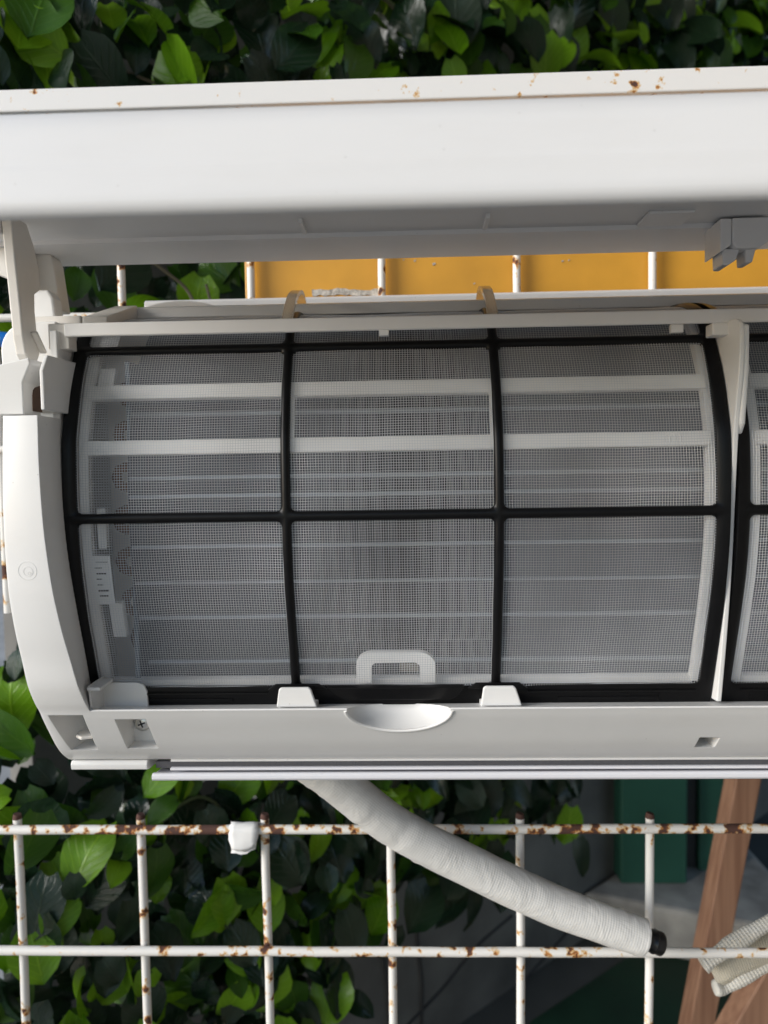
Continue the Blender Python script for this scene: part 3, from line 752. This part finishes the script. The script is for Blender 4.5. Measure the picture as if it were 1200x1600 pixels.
# evaporator: thin fins with brighter folds, copper bends and end plate
CF = [(478, 108), (440, 70), (423, 36), (417, 2), (416, -25), (419, -58), (427, -96), (431, -103.5), (437, -104), (440, -132)]
CB = [(482, 103), (446, 65), (430, 33.5), (424.5, 1), (423.5, -25), (426.5, -59), (434, -98), (438, -103.6), (444, -105), (447, -132)]
v = []; f = []
def fin_plate(x):
    k = len(v); n = len(CF)
    for i in range(n): v.append((x, *CF[i])); v.append((x+.16, *CF[i])); v.append((x+.16, *CB[i])); v.append((x, *CB[i]))
    for i in range(n-1):
        a = k+4*i; bq = a+4
        f.extend([(a, a+1, bq+1, bq), (a+1, a+2, bq+2, bq+1), (a, bq, bq+3, a+3)])
x = -164.0
while x < 560: fin_plate(x); x += 1.35
me = bpy.data.meshes.new('coil_fins'); me.from_pydata([W(*q) for q in v], [], f)
o = link_mesh('coil_fins', me, ALU, ac); o['kind'] = 'stuff'
v = []; f = []
o = extr('coil_core', CB+[(540, -132), (540, 92)], -164, 560, CORE, ac)
def on_coil(z):
    for (d0, z0), (d1, z1) in zip(CF, CF[1:]):
        if z0 >= z >= z1 and z0 > z1: return d0+(d1-d0)*(z0-z)/(z0-z1)
    return 440
for z in (37, 16, -1, -12, -42, -64, -86, -117):
    d = on_coil(z); tube('coil_fold', [(-163, d+.2, z), (180, d+.2, z), (560, d+.2, z)], (1.0, 1.6, 1.3, 2.0, 1.5, 1.7, 1.4, 1.1)[int(abs(z)) % 8], SEAM, ac, 8)
box('coil_end_plate', -168, -165, 428, 500, -130, 70, ALU, ac, .4)
for k, z in enumerate((52, 26, 0, -26, -52, -78, -104)):
    d = on_coil(z)+13
    tube('return_bend', [(-164, d, z+6), (-171, d, z+6), (-174.5, d, z+4.5), (-176, d, z), (-174.5, d, z-4.5), (-171, d, z-6), (-164, d, z-6)], 3.2, COPPER, ac, 10)
# label on the left post (plain, its code left blank)
lab = strip('label_sticker', -182.5, -171, -45.5, -75, -2.0, -2.6, STICK, ac)
rnd = random.Random(2)
for k in range(7):
    z = -49-k*3.4; a = -180.6+rnd.uniform(0, 1.2)
    strip('print_mark', a, a+rnd.uniform(2.5, 7), z, z-rnd.choice((.5, .7, 1.0)), -1.8, -2.1, DARK, lab, 1)
strip('label_sticker', -181, -171.5, 88, 76.5, -2.2, -2.8, STICK, ac)
strip('support_clip', -178.8, -174, -18, -42, -6, -10, PLASTIC, ac)
strip('support_clip', -176.8, -169, -76, -98, -6, -10, PLASTIC, ac)

# ------------------------------------------------------------------ air filters
def make_filter(name, label):
    root = thing(name, (-7, 425, -141), label, 'air filter', 'air filters side by side in the unit')
    xc = [-194.7, -67.3, 53.2, 181.0]
    sc_ = [s_of_z(106.2), s_of_z(75.2), s_of_z(-23.6), s_of_z(-139.5)]
    insx = [(7.0, 2.6), (2.6, 2.7), (2.7, 6.8)]
    inss = [(5.0, 2.7), (2.7, 2.8), (2.8, 11.8)]
    V = []; F = []
    for ci in range(3):
        for cj in range(3):
            X0, X1, S0, S1 = xc[ci], xc[ci+1], sc_[cj], sc_[cj+1]
            a0, a1 = insx[ci]; b0, b1 = inss[cj]
            x0, x1, s0, s1 = X0+a0, X1-a1, S0+b0, S1-b1; r = 3.2
            # matching loops: hole outline with rounded corners, and the cell outline
            hole = []; outer = []
            def side(pa, pb, oa, ob, n):
                for i in range(n):
                    t = i/n; hole.append((pa[0]+(pb[0]-pa[0])*t, pa[1]+(pb[1]-pa[1])*t)); outer.append((oa[0]+(ob[0]-oa[0])*t, oa[1]+(ob[1]-oa[1])*t))
            def corner_(cx, cy, ang, oc, oprev, onext, n=4):
                for i in range(n):
                    t = i/n; a = R(ang+90*t); hole.append((cx+r*math.cos(a), cy+r*math.sin(a)))
                    if t < .5: q = t*2; outer.append((oprev[0]+(oc[0]-oprev[0])*q, oprev[1]+(oc[1]-oprev[1])*q))
                    else: q = t*2-1; outer.append((oc[0]+(onext[0]-oc[0])*q, oc[1]+(onext[1]-oc[1])*q))
            ns = max(4, int((s1-s0)/3.5)); nx = 8
            side((x0+r, s0), (x1-r, s0), (x0+r, S0), (x1-r, S0), nx); corner_(x1-r, s0+r, -90, (X1, S0), (x1-r, S0), (X1, s0+r))
            side((x1, s0+r), (x1, s1-r), (X1, s0+r), (X1, s1-r), ns); corner_(x1-r, s1-r, 0, (X1, S1), (X1, s1-r), (x1-r, S1))
            side((x1-r, s1), (x0+r, s1), (x1-r, S1), (x0+r, S1), nx); corner_(x0+r, s1-r, 90, (X0, S1), (x0+r, S1), (X0, s1-r))
            side((x0, s1-r), (x0, s0+r), (X0, s1-r), (X0, s0+r), ns); corner_(x0+r, s0+r, 180, (X0, S0), (X0, s0+r), (x0+r, S0))
            N = len(hole); k = len(V)
            lv_ = [(0, 2.1), (.45, 1.9), (.8, 1.2), (1.0, .3), (1.0, -1.6)]
            for t, h in lv_:
                for (ox, os), (hx, hs) in zip(outer, hole):
                    xx, ss = ox+(hx-ox)*t, os+(hs-os)*t
                    V.append(onp(xx, ss, h))
            for l_ in range(len(lv_)-1):
                for i in range(N): j = (i+1) % N; F.append((k+l_*N+i, k+l_*N+j, k+(l_+1)*N+j, k+(l_+1)*N+i))
    # outer skirt
    def skirt(pts):
        k = len(V)
        for (x_, s_) in pts: V.append(onp(x_, s_, 2.1)); V.append(onp(x_, s_, -2.4))
        for i in range(len(pts)-1): F.append((k+2*i, k+2*i+1, k+2*i+3, k+2*i+2))
    nS = 70; ss = [sc_[0]+(sc_[3]-sc_[0])*i/nS for i in range(nS+1)]
    skirt([(xc[0], s) for s in ss]); skirt([(xc[3], s) for s in ss]); skirt([(xc[0], sc_[3]), (xc[3], sc_[3])]); skirt([(xc[0], sc_[0]), (xc[3], sc_[0])])
    me = bpy.data.meshes.new('frame'); me.from_pydata([W(*q) for q in V], [], F)
    bm = bmesh.new(); bm.from_mesh(me); bmesh.ops.remove_doubles(bm, verts=bm.verts, dist=2e-6); bmesh.ops.recalc_face_normals(bm, faces=bm.faces); bm.to_mesh(me); bm.free()
    fr = autosmooth(link_mesh('frame', me, BLACK, root), 40)
    # foot rail details
    sF = s_of_z(-131)
    def plate(name_, poly, h0, h1, par):
        n = len(poly); vv = [onp(x_, s_, h0) for x_, s_ in poly]+[onp(x_, s_, h1) for x_, s_ in poly]
        o_ = raw(name_, vv, [tuple(range(n)), tuple(reversed(range(n, 2*n)))]+[(i, (i+1) % n, n+(i+1) % n, n+i) for i in range(n)], BLACK, par)
        return bevel(o_, .5)
    S3 = sc_[3]
    plate('pull_tab', [(-48, S3-13.8), (34, S3-13.8), (30, S3-7.5), (26, S3-5.2), (-37, S3-5.2), (-41, S3-7.5)], 5.4, 1.9, root)
    for cx_ in (-66, 54):
        plate('tab_notch', [(cx_-13, S3-15.0), (cx_+13, S3-15.0), (cx_+18, S3-11.4), (cx_-18, S3-11.4)], 3.8, 1.8, root)
    for xa, xb in ((-182, -84), (-48, -44), (31, 40), (72, 172)):
        if xb-xa > 10:
            plate('foot_rib', [(xa, S3-9.2), (xb, S3-9.2), (xb, S3-8.2), (xa, S3-8.2)], 3.0, 1.8, root)
            plate('foot_rib', [(xa+18, S3-5.0), (xb-22, S3-5.0), (xb-22, S3-3.0), (xa+18, S3-3.0)], 2.7, 1.8, root)
    for xa in (-176, -167, -163, 132, 150): plate('foot_mark', [(xa, S3-6.5), (xa+.7, S3-6.5), (xa+.7, S3-1.5), (xa, S3-1.5)], 2.6, 1.8, root)
    # mesh: real woven threads in each pane
    pitch, w = 1.52, .14
    mr = random.Random(31); wav = [(mr.uniform(.02, .11), mr.uniform(.02, .11), mr.uniform(0, 6.3), mr.uniform(.15, .4)) for _ in range(7)]
    def sag(x, s): return -.35+sum(a*math.sin(fx*x+fs*s+p) for fx, fs, p, a in wav)*.55
    def wig(s, x): return .22*math.sin(.045*s+.013*x)+.12*math.sin(.17*s+.03*x)
    for ci in range(3):
        for cj in range(3):
            x0, x1 = xc[ci]+insx[ci][0]-1, xc[ci+1]-insx[ci][1]+1
            s0, s1 = sc_[cj]+inss[cj][0]-1, sc_[cj+1]-inss[cj][1]+1
            V = []; F = []
            n = max(6, int((s1-s0)/5)); ring_ = [(s0+(s1-s0)*i/n) for i in range(n+1)]
            x_ = math.ceil(x0/pitch)*pitch
            while x_ < x1:
                k = len(V)
                for s in ring_:
                    g, q = sag(x_, s), x_+wig(s, x_); V += [onp(q-w, s, g), onp(q, s, g+w), onp(q+w, s, g)]
                for i in range(n):
                    a = k+3*i; F += [(a, a+1, a+4, a+3), (a+1, a+2, a+5, a+4)]
                x_ += pitch
            s = math.ceil(s0/pitch)*pitch
            while s < s1:
                k = len(V)
                nx_ = 14
                for i in range(nx_+1):
                    xx = x0+(x1-x0)*i/nx_; g, q = sag(xx, s)-.1, s+wig(xx, s)
                    V += [onp(xx, q-w, g), onp(xx, q, g+w), onp(xx, q+w, g)]
                for i in range(nx_): a = k+3*i; F += [(a, a+1, a+4, a+3), (a+1, a+2, a+5, a+4)]
                s += pitch
            me = bpy.data.meshes.new('mesh_pane'); me.from_pydata([W(*q) for q in V], [], F)
            link_mesh('mesh_pane', me, THREAD, root)
    return root
def copy_tree(o, parent=None):
    c = o.copy(); C.objects.link(c); c.parent = parent
    for ch in list(o.children): copy_tree(ch, c)
    return c
f1 = make_filter('air_filter', 'black framed mesh air filter shown whole, with white grip loop behind it')
f2 = copy_tree(f1); f2.location.x += .380
f2['label'] = 'black framed mesh air filter beyond the white centre divider'

# ------------------------------------------------------------------ lifted front panel (part of the unit)
outer = catmull([(482, 148.5, 0), (400, 148.5, 0), (340, 148, 0), (310, 146.3, 0), (285, 142.4, 0), (269, 136, 0), (260, 127.5, 0), (256, 118, 0), (253.6, 110.2, 0)], 6)
outer += catmull([(253.0, 109.2, 0), (251.6, 103, 0), (250.8, 99, 0), (250.7, 96.6, 0)], 4)
inner = [(251.0, 95), (251.8, 93.4), (253, 92.4), (254.6, 92.2), (256.2, 93), (257.2, 94.6), (257.6, 97), (257.8, 104), (258.6, 112), (261, 120), (265, 126.5), (273, 133), (288, 139), (312, 143.4), (340, 145.2), (436, 145.6), (437, 143.2), (482, 143.2)]
pp = [(d, z) for d, z, _ in outer]+inner
pan = extr('front_panel', pp, -262, XR+46, PANEL, ac, 0, 40)
for x in (-57, 49.5, 245, 350): box('panel_rib', x-1.2, x+1.2, 410, 430, 142.8, 145.5, PANEL, pan, .4)
box('panel_pad', 140, 166, 412, 434, 143.6, 145.5, PANEL, pan, .8)
# latch hook hanging from the panel at right
prism('latch_hook', [(185, 144), (185, 125), (191.5, 129), (191.5, 144)], 'd', 424, 446, PANEL, pan, .6)
prism('latch_hook', [(191.6, 144), (191.6, 129.5), (194, 126.6), (207, 126.6), (212, 130), (213, 133), (213, 144)], 'd', 423, 447, PANEL, pan, .8)
prism('latch_tooth', [(187.4, 128), (187.8, 118.5), (191, 118.2), (195.4, 121), (197.6, 127.5)], 'd', 427, 441, PANEL, pan, .8)
prism('latch_tooth', [(200.6, 127.5), (201.2, 119.4), (205, 119.6), (207, 127.5)], 'd', 427, 439, PANEL, pan, .8)
# hinge arm at left
arm = prism('hinge_arm', [(388, 144), (390, 120), (393, 96), (394.5, 80), (397, 70), (402, 65), (408, 65.5), (413, 73), (410.5, 84), (409, 96), (409.5, 106), (416, 110), (416, 122), (411, 134), (404, 144)], 'x', -217.5, -211.5, CREAM, pan, .8)
box('hinge_block', -224, -217.6, 388, 400, 134, 144, CREAM, pan, .6)
prism('arm_web', [(404, 84), (414, 74), (412.8, 72.8), (402.6, 83)], 'x', -211.4, -208, CREAM, arm, .2)
prism('hinge_plate', [(-252, 143.4), (-224.5, 143.4), (-222.5, 138), (-219.5, 112), (-219, 108), (-252, 108)], 'd', 455, 470, CREAM, pan, 1.0)
prism('hinge_plate', [(-330, 143.4), (-232, 143.4)]+[(-232, 119), (-262, 132), (-330, 140)], 'd', 440, 452, CREAM, pan, .6)
prism('hinge_foot', [(-242, 118), (-221, 118), (-218, 113), (-216.5, 98), (-242, 98)], 'd', 444, 456, PLASTIC, ac, 1.5)
